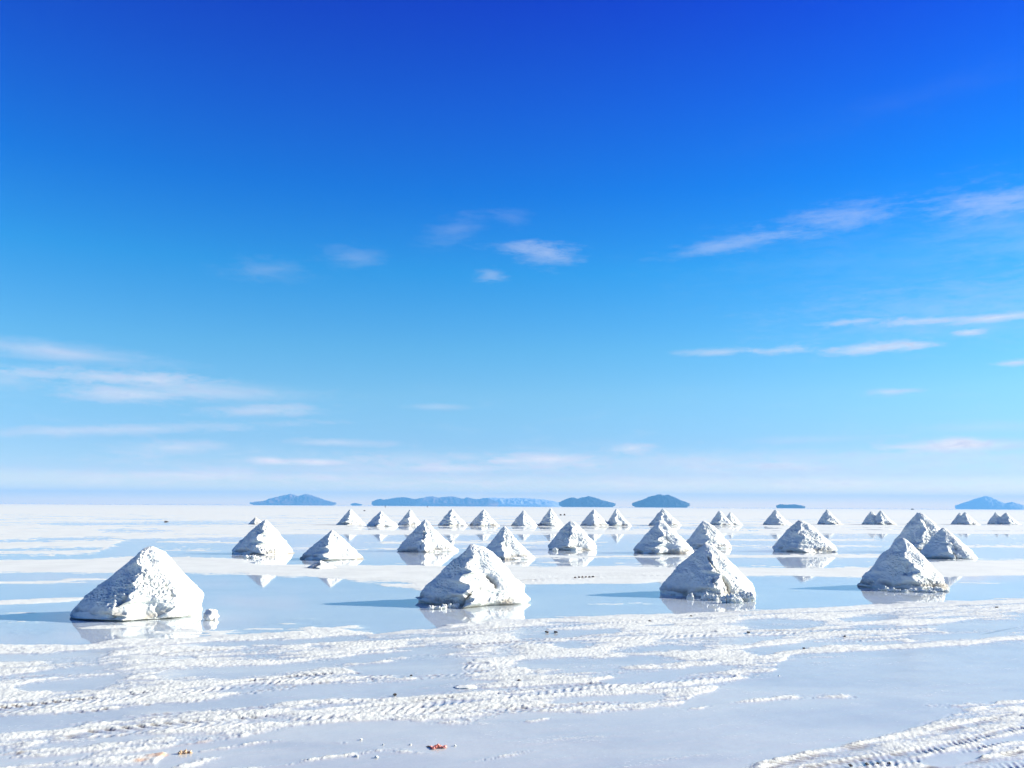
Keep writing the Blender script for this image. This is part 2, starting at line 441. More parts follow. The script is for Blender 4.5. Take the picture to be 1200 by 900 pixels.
PUDDLE = [
    [(-10, 774, 5), (60, 771, 4.5), (130, 766, 3.2)], [(25, 791, 1.6), (80, 786, 2), (150, 782, 1.6)], [(15, 807, 4.2), (80, 803, 6), (155, 793, 3.2)],
    [(186, 794, 6), (240, 791, 7.5), (310, 786, 6), (380, 779, 4), (460, 772, 2)],
    [(-10, 853, 10), (60, 846, 9), (130, 838, 6), (200, 831, 6), (280, 823, 6.5), (350, 815, 8), (420, 809, 9), (500, 804, 6), (575, 799, 2.5)],
    [(40, 878, 2.5), (140, 868, 4), (190, 863, 3)], [(-10, 893, 5), (60, 890, 4), (110, 884, 2)], [(150, 885, 2), (200, 878, 2.5), (230, 870, 2)],
    [(404, 784, 6), (470, 783, 8), (530, 781, 7), (556, 776, 4)], [(455, 760, 4), (500, 758, 5), (548, 755, 3)], [(395, 772, 1.6), (545, 764, 1.8)],
    [(597, 747, 4), (640, 744, 5.5), (680, 741, 4), (738, 737, 2)], [(580, 763, 4), (614, 761, 4)], [(652, 757, 3.2), (695, 757, 2.4)],
    [(598, 780, 5), (680, 778, 7), (740, 775, 5.5), (790, 773, 2.6)], [(755, 761, 1.8), (830, 756, 2)], [(695, 796, 4), (740, 793, 5.5), (800, 787, 5), (860, 780, 4)],
    [(635, 822, 3), (700, 819, 4), (770, 815, 2.5)], [(858, 733, 4), (915, 732, 5), (968, 731, 3.4)], [(982, 726, 3.4), (1046, 724, 3)], [(1008, 736, 2), (1050, 733, 2)],
    [(845, 755, 2), (885, 753, 2.4)], [(868, 762, 3), (905, 761, 4.5), (965, 756, 3)], [(800, 757, 1.5), (832, 755, 1.5)],
    [(1082, 749, 3), (1150, 746, 4.5), (1200, 742, 3)], [(1108, 736, 2.6), (1200, 730, 3)], [(760, 735, 1.6), (790, 733, 1.6)],
    [(230, 757, 1), (420, 749, 1.2)], [(140, 770, 1.4), (210, 771, 1.2)],
    [(1080, 895, 7), (1130, 889, 8), (1165, 884, 4)], [(1165, 872, 3), (1200, 866, 4)],
    [(590, 661, 2.2), (860, 661, 3.4), (1010, 660.5, 3.4), (1040, 660, 1.2)], [(400, 682, 1), (480, 684, 1.4)],
    [(120, 622, 1.6), (200, 622, 1.2)], [(0, 634, 1.0), (130, 631, 1.0)], [(0, 645, .8), (120, 643, 1.2)], [(60, 614, .6), (300, 613, .6)], [(430, 618.5, .8), (900, 619, .8)],
]
# wheel tracks: photo polyline, lug pitch (m), half width (m), mud and painted hole shade in the pits
TRACKS = [
    ([(0, 799), (75, 793), (150, 787), (300, 777), (440, 763), (700, 746), (830, 741)], .075, .10, .15),
    ([(0, 834), (60, 827), (160, 816), (300, 801), (360, 795), (440, 790), (560, 779)], .085, .12, .75),
    ([(0, 842), (80, 837), (200, 824), (300, 811), (400, 799), (500, 793), (600, 783)], .085, .05, .45),
    ([(100, 862), (200, 853), (262, 848), (350, 840), (430, 832), (520, 822), (600, 815), (700, 804), (850, 794)], .09, .13, .5),
    ([(60, 848), (190, 838), (330, 828), (470, 816), (600, 806)], .09, .05, .3),
    ([(200, 767), (300, 762), (400, 756), (600, 737), (800, 726), (1000, 716), (1200, 708)], .08, .11, .2),
    ([(560, 758), (700, 749), (860, 742), (960, 740), (1040, 737), (1200, 731)], .10, .16, .35),
    ([(600, 832), (500, 836), (430, 841)], .08, .09, .2),
    ([(600, 833), (700, 826), (790, 823)], .08, .07, .2),
    ([(930, 905), (1000, 889), (1060, 876), (1120, 862), (1200, 846)], .06, .17, .45),
    ([(960, 906), (1060, 890), (1140, 872), (1200, 858)], .06, .10, .45),
    ([(1000, 752), (1100, 746), (1200, 740)], .09, .10, .1),
    ([(590, 682), (680, 677.5), (790, 673)], .22, .2, .5),
    ([(1100, 906), (1150, 897), (1200, 888)], .06, .12, .5),
]


DAMP_V = (722.0, 744.0)


def ground_height(x, y):
    """height, dirt, rust for world points in the modelled sector"""
    r = np.hypot(x, y)
    u, v = project(x, y)
    far = sstep(r, 25, 60)
    # wobble the outlines with world-space noise so that edges are ragged
    nlow = fbm(x * .9, y * .9, octaves=3, seed=3)
    nmid = fbm(x * 5, y * 5, octaves=3, seed=11)
    nstr = fbm(x * .10, y * .55, octaves=4, seed=21)                       # long streaks across the flat
    pxm = F * EYE / np.maximum(r, 1) ** 2                                  # photo px per metre of depth
    wob = (nlow * .16 + nmid * .05) * pxm
    vv = v + np.clip(wob, -3.0, 3.0)
    uu = u + nlow * 14 + nmid * 4
    c = np.minimum(below(uu, vv, SHORE, 1.8), -below(uu, vv, LOWER, 2.4))
    c = np.maximum(c, -below(uu, vv + nstr * 2.0, FARTOP, 2.0))
    c = np.maximum(c, below(uu, vv, CORNER, 3))
    for b in CRUST:
        c = np.maximum(c, band(uu, vv, b, soft=2.0))
    for b in PUDDLE:
        c = np.minimum(c, -band(uu, vv, b, soft=3.2))
    # outside the photographed sector: patches of the same two kinds
    side = np.maximum(sstep(u, 1230, 1500), sstep(-u, 30, 300))
    patch = np.clip(nstr * 3 + nlow + .3, -1, 1)
    c = c * (1 - side) + patch * side
    c = np.where(v < 450, patch, c)
    # smeared along the direction in which the lorries drove
    wv = v + u * (.045 + .05 * np.clip((v - 720) / 100, 0, 1)) + nlow * 1.5
    smear = fbm(wv / 5.0, u / 75.0 + nlow * .3, octaves=4, seed=101, gain=.6)
    c = np.clip(c * .8 + smear * 1.5 * sstep(v, 712, 735) * (1 - .55 * sstep(v - np.interp(u, [q_[0] for q_ in LOWER], [q_[1] for q_ in LOWER]), -2, 10)), -1, 1)
    # ragged, streaky shores
    c = np.clip(c + fbm(x * 1.1, y * 4.5, octaves=4, seed=97, gain=.6) * 1.1 * (1 - np.abs(c)) + fbm(x * .35, y * 1.6, octaves=4, seed=98, gain=.6) * .9 * sstep(r, 18, 30), -1, 1)
    # heights
    nf1 = fbm(x * 14, y * 14, octaves=3, seed=31)
    nf2 = fbm(x * 45, y * 45, octaves=3, seed=41, gain=.65)
    near = 1 - sstep(r, 14, 30)
    # damp salt flats (not standing water) lie near the camera
    vs_ = v - np.interp(u, [q_[0] for q_ in SHORE], [q_[1] for q_ in SHORE])
    wetflat = sstep(vs_ + nlow * 3, -3, 7) * (1 - side)
    nal = fbm(x * 1.3 + y * .4, y * 9 - x * 5.5, octaves=3, seed=91)          # streaks along the wheel tracks
    neg = .012 * c * (1 - wetflat) + wetflat * (.0062 + .0022 * c + nmid * .0012 + nal * .0012)
    h = np.where(c > 0, .0115 * c + wetflat * .003, neg)
    lump = np.clip(nf1, -.35, 1) * .0055 + np.abs(nf2) * .0095 * near + nal * .004 * near + smear * .005 * near
    pos = sstep(c, -.5, .6)
    h = h + pos * (lump * (.35 + .65 * near)) - pos * .002
    damp = wetflat
    # thin salt skin standing in the shallow water here and there
    h = h + (1 - pos) * (1 - wetflat) * np.clip(fbm(x * 1.6, y * 7.0, octaves=4, seed=51) * .024 - .0035, -.004, .0135) * sstep(c, -1.01, -.5)
    h = h + far * (1 - side) * 0
    # far streaks on the dry plain
    h = h + sstep(r, 30, 70) * (-.011 * sstep(nstr, .22, .5))
    dirt = np.clip(nf1 * 2 - 1.15, 0, 1) * .18 * pos
    wheel = np.zeros_like(h)
    for pts, pitch, hw, dk in TRACKS:
        P = np.array([ground_at(a, b)[:2] for a, b in pts])
        lo, hi = P.min(0) - .5, P.max(0) + .5
        m = (x > lo[0]) & (x < hi[0]) & (y > lo[1]) & (y < hi[1])
        if not m.any(): continue
        X, Y = x[m], y[m]
        X = X + vnoise(X * .7, Y * .7, seed=61) * .05
        Y = Y + vnoise(X * .9, Y * .9, seed=62) * .05
        best = np.full(X.shape, 1e9); sg = np.zeros(X.shape); sl = np.zeros(X.shape); acc_l = 0
        for i in range(len(P) - 1):
            a, b = P[i], P[i + 1]
            L = np.hypot(*(b - a)); t = (b - a) / L
            s = np.clip((X - a[0]) * t[0] + (Y - a[1]) * t[1], 0, L)
            dx_, dy_ = X - a[0] - s * t[0], Y - a[1] - s * t[1]
            d = np.hypot(dx_, dy_)
            k = d < best
            best = np.where(k, d, best); sg = np.where(k, -dx_ * t[1] + dy_ * t[0], sg); sl = np.where(k, s + acc_l, sl)
            acc_l += L
        inside = 1 - sstep(best, hw * .85, hw * 1.05)
        edge = np.exp(-((best - hw * 1.15) / (hw * .22)) ** 2)
        ph = (sl + np.abs(sg) * .8) / pitch + vnoise(sl * 3, sg * 3, seed=71) * .35
        lug = .5 + .5 * np.cos(2 * np.pi * ph)
        lug = sstep(lug, .25, .75)
        keep = sstep(fbm(sl * 1.6, sg * 5, octaves=3, seed=72), -.3, .25)       # tread is smeared in places
        prt = sstep(c[m], -.6, .3)
        w = inside * (.35 + .65 * keep) * prt
        dh = w * (lug * .0052 - .0026) * (.55 if pitch < .07 else 1.0) * (.6 + .8 * np.abs(vnoise(X * 9, Y * 9, seed=78))) + edge * .006 * prt * (.6 + .4 * keep) * (.7 + .5 * lug)
        h[m] = h[m] * (1 - .45 * w) + dh
        pits = (1 - sstep(lug, .0, .35)) * np.exp(-((best - hw * .8) / (hw * .28)) ** 2) * sstep(vnoise(sl / pitch * .5, sg * 6, seed=73), -.3, .25)
        dirt[m] = np.maximum(dirt[m], np.clip(pits * dk * 1.7, 0, 1) * prt * (.3 + .7 * keep))  # mud colour in the pits, also painting the shadow inside each hole
        h[m] -= pits * .016 * prt * dk
    # orange stain beside the left bottom corner
    rust = np.zeros_like(h)
    for (a, b, ru, rv) in [(182, 887, 18, 3.0), (216, 882, 10, 2.6), (165, 893, 12, 2.5), (235, 871, 40, 1.6)]:
        q = 1 - ((u - a) / ru) ** 2 - ((v + (u - a) * .15 - b) / rv) ** 2
        rust = np.maximum(rust, np.clip(q + nf1 * .8, 0, 1) * (.75 if ru < 30 else .2))
    for (a, b, ru, rv, s_) in [(23, 884, 6, 1.6, .7), (1170, 740, 26, .9, .5), (1130, 868, 10, .8, .4)]:
        q = 1 - ((u - a) / ru) ** 2 - ((v + (u - a) * .2 - b) / rv) ** 2
        dirt = np.maximum(dirt, np.clip(q * 1.5 + nf2 * .8, 0, 1) * s_)
    return h, dirt, rust, damp


def build_ground():
    az1 = np.radians(np.linspace(-37, 37, 1080))
    step = az1[1] - az1[0]
    rest = np.radians(np.linspace(37, 323, 90))[1:-1]
    A = np.concatenate([az1, rest])
    r0 = np.array([.25, 1.0, 2.0, 3.0, 3.6, 4.0])
    r1 = np.geomspace(4.3, 26, 560)
    r2 = np.geomspace(26, 220, 240)[1:]
    r3 = np.geomspace(220, 13900, 30)[1:]
    R = np.concatenate([r0, r1, r2, r3])
    RR, AA = np.meshgrid(R, A, indexing='ij')
    x, y = RR * np.sin(AA), RR * np.cos(AA)
    h = np.full(x.shape, .004); dirt = np.zeros(x.shape); rust = np.zeros(x.shape)
    m = (RR < 221)
    hh, dd, ru, dm = ground_height(x[m], y[m])
    damp = np.zeros(x.shape); damp[m] = dm
    h[m], dirt[m], rust[m] = hh, dd, ru
    k = sstep(RR, 150, 218)
    h = h * (1 - k) + .012 * k
    V_ = np.stack([x, y, h], -1).reshape(-1, 3)
    q = grid_quads(len(R), len(A), True)
    # close the small hole under the camera
    nc = len(A)
    V_ = np.concatenate([V_, [[0, 0, 0.0]]])
    tris = np.stack([(np.arange(nc) + 1) % nc, np.arange(nc), np.full(nc, len(V_) - 1)], -1)
    o = mesh_np('ground', V_, q, GROUND, True, {'dirt': np.append(dirt.ravel(), 0), 'rust': np.append(rust.ravel(), 0), 'damp': np.append(damp.ravel(), 0)}, tris)
    tag(o, kind='structure')


build_ground()
na = 96
R = np.geomspace(.5, 200, 12)
aa = np.arange(na) * 2 * np.pi / na
Vw = np.concatenate([[[0, 0, 0]], np.stack([np.outer(R, np.sin(aa)), np.outer(R, np.cos(aa)), np.zeros((len(R), na))], -1).reshape(-1, 3)])
qw = grid_quads(len(R), na, True) + 1
tw = np.stack([1 + np.arange(na), 1 + (np.arange(na) + 1) % na, np.zeros(na, int)], -1)[:, ::-1]
tag(mesh_np('water', Vw, qw, WATER, True, None, tw), kind='structure')

# ------------------------------------------------------------------ salt piles
# silhouette tables: height fraction -> distance from the apex axis, in units of the pile height
PROF = {
    'a': ([(0, .74), (.02, 1.06), (.06, 1.04), (.12, 1.01), (.2, .93), (.41, .70), (.62, .46), (.82, .27), (.93, .15), (1, .02)],
          [(0, .70), (.1, .72), (.25, .73), (.33, .70), (.43, .60), (.61, .44), (.80, .29), (.90, .19), (1, .02)]),
    'b': ([(0, .84), (.03, .86), (.07, .905), (.12, .86), (.2, .80), (.42, .60), (.6, .43), (.8, .23), (.93, .10), (1, .05)],
          [(0, .88), (.04, .94), (.10, .90), (.16, .84), (.28, .85), (.4, .72), (.59, .58), (.75, .46), (.88, .33), (.96, .20), (1, .03)]),
    'c': ([(0, .85), (.10, .885), (.2, .80), (.42, .61), (.65, .41), (.82, .24), (.95, .07), (1, .01)],
          [(0, .88), (.04, .91), (.15, .87), (.3, .76), (.45, .62), (.65, .46), (.82, .31), (.94, .16), (1, .02)]),
    'd': ([(0, .95), (.03, .985), (.09, .97), (.19, .90), (.41, .68), (.64, .46), (.88, .18), (.96, .07), (1, .01)],
          [(0, .84), (.08, .81), (.25, .69), (.43, .54), (.69, .34), (.88, .15), (.96, .08), (1, .01)]),
    'e': ([(0, .95), (.04, 1.0), (.2, .82), (.5, .52), (.75, .27), (.92, .10), (1, .01)],
          [(0, .97), (.04, 1.0), (.2, .83), (.5, .53), (.75, .29), (.92, .12), (1, .01)]),
    'f': ([(0, .93), (.05, 1.0), (.25, .80), (.5, .56), (.75, .32), (.92, .13), (1, .02)],
          [(0, 1.0), (.03, 1.03), (.2, .80), (.5, .46), (.75, .24), (.92, .10), (1, .01)]),
}


def salt_pile(uL, uR, vB, uA, vA, prof, seed, label, nth, nz, gullies=(), group=None, amp=1.0, name='salt_pile', arris=.0):
    """uL,uR,vB: base edges and front waterline in the photo; uA,vA: apex.  Everything ends up as a real pile standing on the flat."""
    um = uA
    g = ground_at(um, vB)
    d_front = np.hypot(g[0], g[1])
    ca2 = (g[1] / d_front) ** 2                                   # off-axis stretch of the lens
    hpx = (uR - uL) / 2.0 * ca2
    Rm = hpx * d_front / F
    Rm = hpx * (d_front + Rm * .85) / F
    D = d_front + Rm * .80
    dirg = np.array([g[0], g[1]]) / d_front
    cx, cy = dirg * D
    ra = ray(uA, vA)
    H = EYE + ra[2] * D / math.hypot(ra[0], ra[1])
    WL = (uA - uL) * D / F * ca2
    WR = (uR - uA) * D / F * ca2
    pl, pr = PROF[prof]
    ml, mr = max(p[1] for p in pl), max(p[1] for p in pr)
    th = np.arange(nth) * 2 * np.pi / nth
    tt = np.linspace(0, 1, nz) ** .9
    t, TH = np.meshgrid(tt, th, indexing='ij')
    fl = np.interp(t, [p[0] for p in pl], [p[1] / ml for p in pl]) * WL
    fr = np.interp(t, [p[0] for p in pr], [p[1] / mr for p in pr]) * WR
    fb = .5 * (fl + fr)
    cs, sn = np.cos(TH), np.sin(TH)
    # smooth blend right - back/front - left
    wr = np.clip(cs, 0, 1) ** 2; wl = np.clip(-cs, 0, 1) ** 2
    rad = fr * wr + fl * wl + fb * (1 - wr - wl)
    # four slightly flattened flanks with an arris towards the viewer
    jag = .35 * fbm(t * 3.1 + seed, t * 0 + seed * .7, octaves=3, seed=seed + 41) + .18 * vnoise(t * 14, t * 0 + seed, seed=seed + 42)
    q4 = math.cos(math.pi / 4) / np.cos(((TH + math.pi / 2 + arris + jag) % (math.pi / 2)) - math.pi / 4)
    rad = rad * (1 + .95 * (q4 - 1) * (1 - wr * .8 - wl * .8) * sstep(1 - t, 0, .2))
    # broad facets, as shovelled heaps have
    rad = rad * (1 + .07 * np.cos(3 * TH + seed) * (1 - wr - wl) * (1 - t) + .03 * np.cos(5 * TH + seed * 1.7) * (1 - wr - wl))
    x, y, z = rad * cs, rad * sn, t * H - .0
    # normals of the cone, approx
    nx, ny, nz_ = cs * .72, sn * .72, np.full_like(cs, .69)
    o3 = seed * 17.3
    big = fbm(x * 3.2 + o3, y * 3.2, z * 3.2, octaves=2, seed=seed)
    mid = fbm(x * 8 + o3, y * 8, z * 8, octaves=3, seed=seed + 5)
    sm = fbm(x * 24 + o3, y * 24, z * 24, octaves=3, seed=seed + 9, gain=.6)
    rg = 1 - np.abs(fbm(x * 9 + o3, y * 9, z * 6, octaves=3, seed=seed + 15)) * 2.2       # crumbly ridges
    patchy = sstep(fbm(x * 2.2 + o3, y * 2.2, z * 2.2, octaves=2, seed=seed + 21), -.25, .35)
    rad0 = rad * (1 + .05 * (1 - sstep(t, 0, .05)) * sstep(fbm(cs * 2.2 + o3, sn * 2.2, octaves=3, seed=seed + 51), .0, .5))
    x, y = rad0 * cs, rad0 * sn
    low = sstep(t, 0, .06) * .75 + .25
    fine = fbm(x * 55 + o3, y * 55, z * 55, octaves=2, seed=seed + 12, gain=.7) if nth > 150 else 0
    chunk = sstep(vnoise(x * 15 + o3, y * 15, z * 15, seed + 13), .05, .35) * sstep(fbm(x * 4 + o3, y * 4, z * 4, octaves=2, seed=seed + 22), -.1, .3)
    disp = (big * .040 + mid * .026 + sm * .024 * (.4 + patchy) + np.clip(rg, 0, 1) * .016 * patchy + fine * .017 * (.4 + patchy) + chunk * .011 - .013) * H * amp
    disp *= np.clip(low, .2, 1) * (.35 + .65 * sstep(1 - t, 0, .12))
    # keep the left and right outlines near the photographed ones
    disp *= 1 - .45 * np.clip(np.abs(cs) - .75, 0, 1) * 4 * .8
    dirt = np.clip(sm * 1.6 - .5, 0, 1) * .35
    # water-cut foot, stained tan where the brine has eaten into the heap
    foot = (1 - sstep(t + mid * .05, .10, .20))
    stain = foot * sstep(fbm(x * 2.5 + o3, y * 2.5, z * 6, octaves=3, seed=seed + 31), -.18, .30)
    disp -= stain * .045 * H * (1 - .6 * wr)
    dirt = np.maximum(dirt, stain * .8)
    dark = (1 - sstep(z, .012, .05)) * .55
    dirt = np.maximum(dirt, dark * sstep(mid, -.2, .3))
    for (th0, t0, th1, t1, w, dep, dk) in gullies:                 # degrees; -90 faces the camera
        k = np.clip((t - min(t0, t1)) / (abs(t1 - t0) + 1e-6), 0, 1)
        thc = np.radians(th0 + (th1 - th0) * (k if t1 > t0 else 1 - k)) + mid * .12
        ang = np.abs((TH - thc + np.pi) % (2 * np.pi) - np.pi) * rad
        inside_t = sstep(t, min(t0, t1) - .03, min(t0, t1) + .03) * (1 - sstep(t, max(t0, t1) - .03, max(t0, t1) + .03))
        q = np.exp(-(ang / w) ** 2) * inside_t
        disp -= q * dep
        dirt = np.maximum(dirt, q ** 1.5 * dk)
    top = t >= .999
    x = x + nx * disp; y = y + ny * disp; z = z + nz_ * disp * np.where(t < .02, 0, 1)
    z = np.where(t < 1e-6, -.08, z)
    Vp = np.stack([x, y, z], -1).reshape(-1, 3)
    n = nth
    Vp = np.concatenate([Vp, [[x[-1].mean(), y[-1].mean(), z[-1].mean() + .004]]])
    q = grid_quads(nz, n, True)
    tris = np.stack([(nz - 1) * n + np.arange(n), (nz - 1) * n + (np.arange(n) + 1) % n, np.full(n, len(Vp) - 1)], -1)
    o = mesh_np(name, Vp, q, PILE, True, {'dirt': np.append(dirt.ravel(), 0)}, tris)
    o.location = (cx, cy, 0)
    o.rotation_euler = (0, 0, -math.atan2(cx, cy))
    tag(o, label, 'salt pile', group)
    return o


GF = 'salt piles in the nearest row'
salt_pile(82, 240, 727, 171, 640, 'a', 3, 'broad mostly sunlit salt pile at the left end of the nearest row', 420, 240,
          [(-75, .02, -80, .22, .03, .02, .35), (-122, .05, -112, .38, .05, .05, .5), (-60, .3, -64, .5, .02, .02, .4)], GF, arris=.50)
salt_pile(488, 620, 711, 553, 638, 'b', 12, 'blunt topped salt pile with tan undercut foot, second from left in the nearest row', 400, 240,
          [(-48, .30, -56, .52, .035, .05, 1.0), (-70, .22, -80, .34, .03, .015, .5), (-104, .03, -90, .30, .05, .07, .95), (-72, .02, -70, .12, .03, .02, .6), (-140, .08, -105, .2, .09, .03, .45)], GF, arris=.16)
salt_pile(772, 886, 700, 828, 637, 'c', 23, 'front row salt pile split by a brown gully down its sunlit face', 380, 240,
          [(-52, .08, -60, .42, .05, .10, 1.0), (-60, .42, -80, .78, .028, .045, .9), (-78, .22, -78, .38, .025, .03, .6), (-125, .08, -85, .2, .08, .04, .6)], GF, arris=-.22)
salt_pile(1004, 1113, 691.5, 1061, 630.5, 'd', 34, 'pointed salt pile with crumbs along its waterline, right end of the nearest row', 360, 230,
          [(-40, .06, -50, .22, .07, .05, .9), (-120, .06, -80, .16, .10, .04, .6), (-85, .3, -80, .5, .03, .03, .2)], GF, arris=-.26)
G2 = 'salt piles in the second row'
ROW2 = [
    (271, 345, 650, 309.4, 609, 'd', 41, 'steep half shaded salt pile at the left end of the second row', ()),
    (350, 427, 656.5, 388, 621, 'e', 42, 'low salt pile in the second row directly behind a small half sunken salt heap', ()),
    (465, 538, 647, 498, 609, 'f', 43, 'second row salt pile behind and left of the blunt topped front pile', ((-100, .1, -92, .7, .03, .04, .5),)),
    (562, 628, 656, 591, 616.5, 'f', 44, 'second row salt pile partly hidden by the blunt topped front pile', ((-85, .4, -82, .7, .03, .04, .3),)),
    (642, 700, 645, 668.5, 610, 'c', 45, 'second row salt pile midway between the blunt and the gullied front piles', ((-95, .4, -92, .85, .03, .04, .3),)),
    (742, 813, 649, 774, 611, 'c', 46, 'second row salt pile just left of the gullied front pile, dark toe reaching left', ((-60, .35, -66, .62, .025, .03, .75),)),
    (803, 857, 643, 825, 610, 'c', 47, 'second row salt pile peeping out behind the top of the gullied front pile', ()),
    (905, 981, 647, 938, 609.5, 'c', 48, 'second row salt pile alone in water between the gullied and pointed front piles', ()),
    (1042, 1124, 648, 1081, 600.5, 'd', 49, 'tallest looking second row salt pile, wedged behind the pointed front pile', ((-62, .4, -60, .8, .03, .03, .4),)),
    (1076, 1146, 655, 1107, 618.5, 'd', 50, 'right end pile of the second row, dark hole low in its lit face', ((-62, .05, -64, .25, .05, .08, .9), (-50, .3, -56, .6, .02, .03, .7))),
]
for a in ROW2:
    salt_pile(*a[:8], 240, 150, a[8], G2, arris=.32 - .55 * a[3] / 1200 + rng.uniform(-.08, .08))
G3 = 'small salt piles in the far row'
ROW3 = [
    (394, 429, 615.5, 410, 596.5, 'e', 'leftmost salt pile of the far row, left of the long bluish hill chain'),
    (429, 468, 617, 446, 599, 'f', 'second salt pile from the left in the far row'),
    (465.5, 495, 616, 480, 597, 'e', 'third salt pile from the left in the far row'),
    (512.7, 550, 616.5, 529.5, 596.5, 'f', 'fourth salt pile from the left in the far row, left of the blunt front pile'),
    (549.4, 586, 616.5, 567, 597, 'f', 'fifth salt pile from the left in the far row, above the blunt front pile'),
    (598.7, 632, 616.5, 613.5, 598, 'f', 'low far row salt pile right of the second row pile hidden by the blunt one'),
    (630, 661, 616.5, 645, 595.5, 'e', 'steep far row salt pile with two tiny dark mounds just to its right'),
    (679.6, 717, 616.5, 696, 597, 'f', 'far row salt pile below the right half of the lens shaped blue hill'),
    (710, 741, 616.5, 722.5, 596, 'f', 'narrow far row salt pile touching the right foot of its wider neighbour'),
    (759.6, 799, 616, 776.7, 596, 'e', 'far row salt pile below the darkest blue hill, behind a second row pile'),
    (830, 860, 616, 843.3, 598.3, 'e', 'larger left one of two touching far row piles above the gullied front pile'),
    (844, 870.5, 615.6, 856, 600, 'e', 'smaller right one of two touching far row piles above the gullied front pile'),
    (893.5, 929.5, 615.5, 909.2, 597.3, 'f', 'single far row salt pile below the flat sliver of a blue islet'),
    (957, 989, 615, 969.8, 597, 'f', 'single far row salt pile, next one left of the far row twins'),
    (1009, 1036, 615, 1021.9, 598.5, 'e', 'left pile of the far row twins left of the pointed front pile'),
    (1019, 1051, 615.2, 1032.7, 598.3, 'f', 'right, larger pile of the far row twins left of the pointed front pile'),
    (1062.5, 1098, 614.7, 1076, 600.5, 'e', 'far row salt pile almost hidden behind the tallest looking second row pile'),
    (1113.5, 1139, 614.8, 1125.2, 600.4, 'e', 'left salt pile of the far row pair below the pale distant mountain'),
    (1117, 1149, 615.0, 1131.8, 600, 'f', 'right salt pile of the far row pair below the pale distant mountain'),
    (1156, 1180, 614.6, 1167.3, 600, 'e', 'left pile of the last far row pair near the right picture edge'),
    (1163, 1196.5, 614.8, 1180.2, 600.6, 'f', 'far row salt pile nearest the right picture edge'),
]
for i, a in enumerate(ROW3):
    salt_pile(*a[:6], 60 + i, a[6], 120, 72, (), G3, amp=rng.uniform(.8, 1.5), arris=.32 - .55 * a[3] / 1200 + rng.uniform(-.15, .15))
salt_pile(291, 309, 614.3, 299, 605.5, 'e', 91, 'tiny greyish salt mound peeking out behind the left end pile of the second row', 90, 50, ((-70, .1, -70, .9, .3, .02, .5),), amp=1.4)
salt_pile(358, 396, 666.8, 375, 656.6, 'e', 92, 'small half sunken salt heap in front of the low second row pile', 160, 70, ((-130, .0, -110, .8, .1, .02, .7),), amp=1.5)


# ------------------------------------------------------------------ clods, stones and scraps
def clod(u, v, wpx, hpx, label, mat=None, n=1, seed=0, name='salt_clod', cat='salt clod', group=None, spread=0, sub=4, rough=.28, z0=0.0, dirt=0.0):
    """an irregular lump; with n > 1 several lumps grown together"""
    g = ground_at(u, v)
    D = math.hypot(g[0], g[1])
    w, hgt = wpx * D / F * (g[1] / D) ** 2, hpx * D / F * g[1] / D
    import bmesh
    bm = bmesh.new()
    r = random.Random(seed)
    for i in range(n):
        k = 1.0 if n == 1 else r.uniform(.35, 1)
        ox = 0 if n == 1 else (i / (n - 1) - .5) * w * .75
        ww = w if n == 1 else w / n * r.uniform(.9, 2.0)
        ret = bmesh.ops.create_icosphere(bm, subdivisions=sub, radius=.5)
        for vt in ret['verts']:
            c = vt.co.copy()
            q = 1 + rough * 2 * mn.fractal(c * 3 + Vector((seed * 3.1 + i * 5, 0, 0)), .9, 2.1, 4) + rough * .5 * mn.noise(c * 9 + Vector((i, seed, 0)))
            c = c * q
            vt.co = Vector((c.x * ww + ox, c.y * ww * .9 + r.uniform(-.0, .0) + (i % 2) * ww * .2, (c.z + .32) * hgt * k * 1.15))
    me = bpy.data.meshes.new(name)
    bm.to_mesh(me); bm.free()
    me.polygons.foreach_set('use_smooth', np.full(len(me.polygons), mat is not MUD, dtype=bool))
    at = me.attributes.new('dirt', 'FLOAT', 'POINT')
    at.data.foreach_set('value', np.full(len(me.vertices), dirt, dtype=np.float32))
    me.materials.append(mat or PILE)
    o = bpy.data.objects.new(name, me)
    COL.objects.link(o)
    o.location = (g[0], g[1], z0)
    o.rotation_euler = (0, 0, -math.atan2(g[0], g[1]))
    tag(o, label, cat, group)
    return o


clod(247, 726, 17, 12, 'round cream salt lump in the water right of the broad left front pile', CREAM, seed=2, rough=.14)
clod(513, 713.5, 20, 8, 'knobbly white salt clod in the water before the blunt topped pile', n=4, seed=3)
clod(531, 712, 9, 9, 'small upright salt clod against the dark foot of the blunt topped pile', n=2, seed=4)
clod(809, 702, 5, 7, 'tiny spiky salt clod at the dark foot of the gullied front pile', n=2, seed=5)
clod(832, 703, 18, 8, 'white salt crumbs heaped at the front foot of the gullied pile', n=5, seed=6)
clod(856, 706, 22, 12, 'larger broken salt chunks at the foot of the gully of the gullied pile', n=4, seed=7)
clod(872, 704, 18, 12, 'smooth white salt lump at the right foot of the gullied front pile', n=3, seed=17)
clod(1035, 692, 8, 6, 'small salt clod in shade, leftmost at the foot of the pointed front pile', n=2, seed=8)
clod(1052, 693.5, 24, 5, 'ragged salt crumbs along the waterline of the pointed front pile', n=6, seed=9)
clod(1080, 693.5, 34, 4.5, 'long thin ledge of salt crumbs at the sunlit waterline of the pointed front pile', n=7, seed=10)
clod(1100, 693, 22, 6, 'salt chunks on the waterline at the right foot of the pointed front pile', n=4, seed=11)
clod(295, 654, 16, 5, 'salt crumbs in the water at the middle of the left end second row pile', n=4, seed=12)
clod(529, 636.5, 5, 4, 'single salt clod on the water beside the creviced second row pile', seed=13)
clod(650, 646, 6, 4, 'white clod before the second row pile between the blunt and gullied piles', seed=14)
clod(150, 727, 16, 6, 'salt chunk lying against the shaded front foot of the far left front pile', n=3, seed=15)
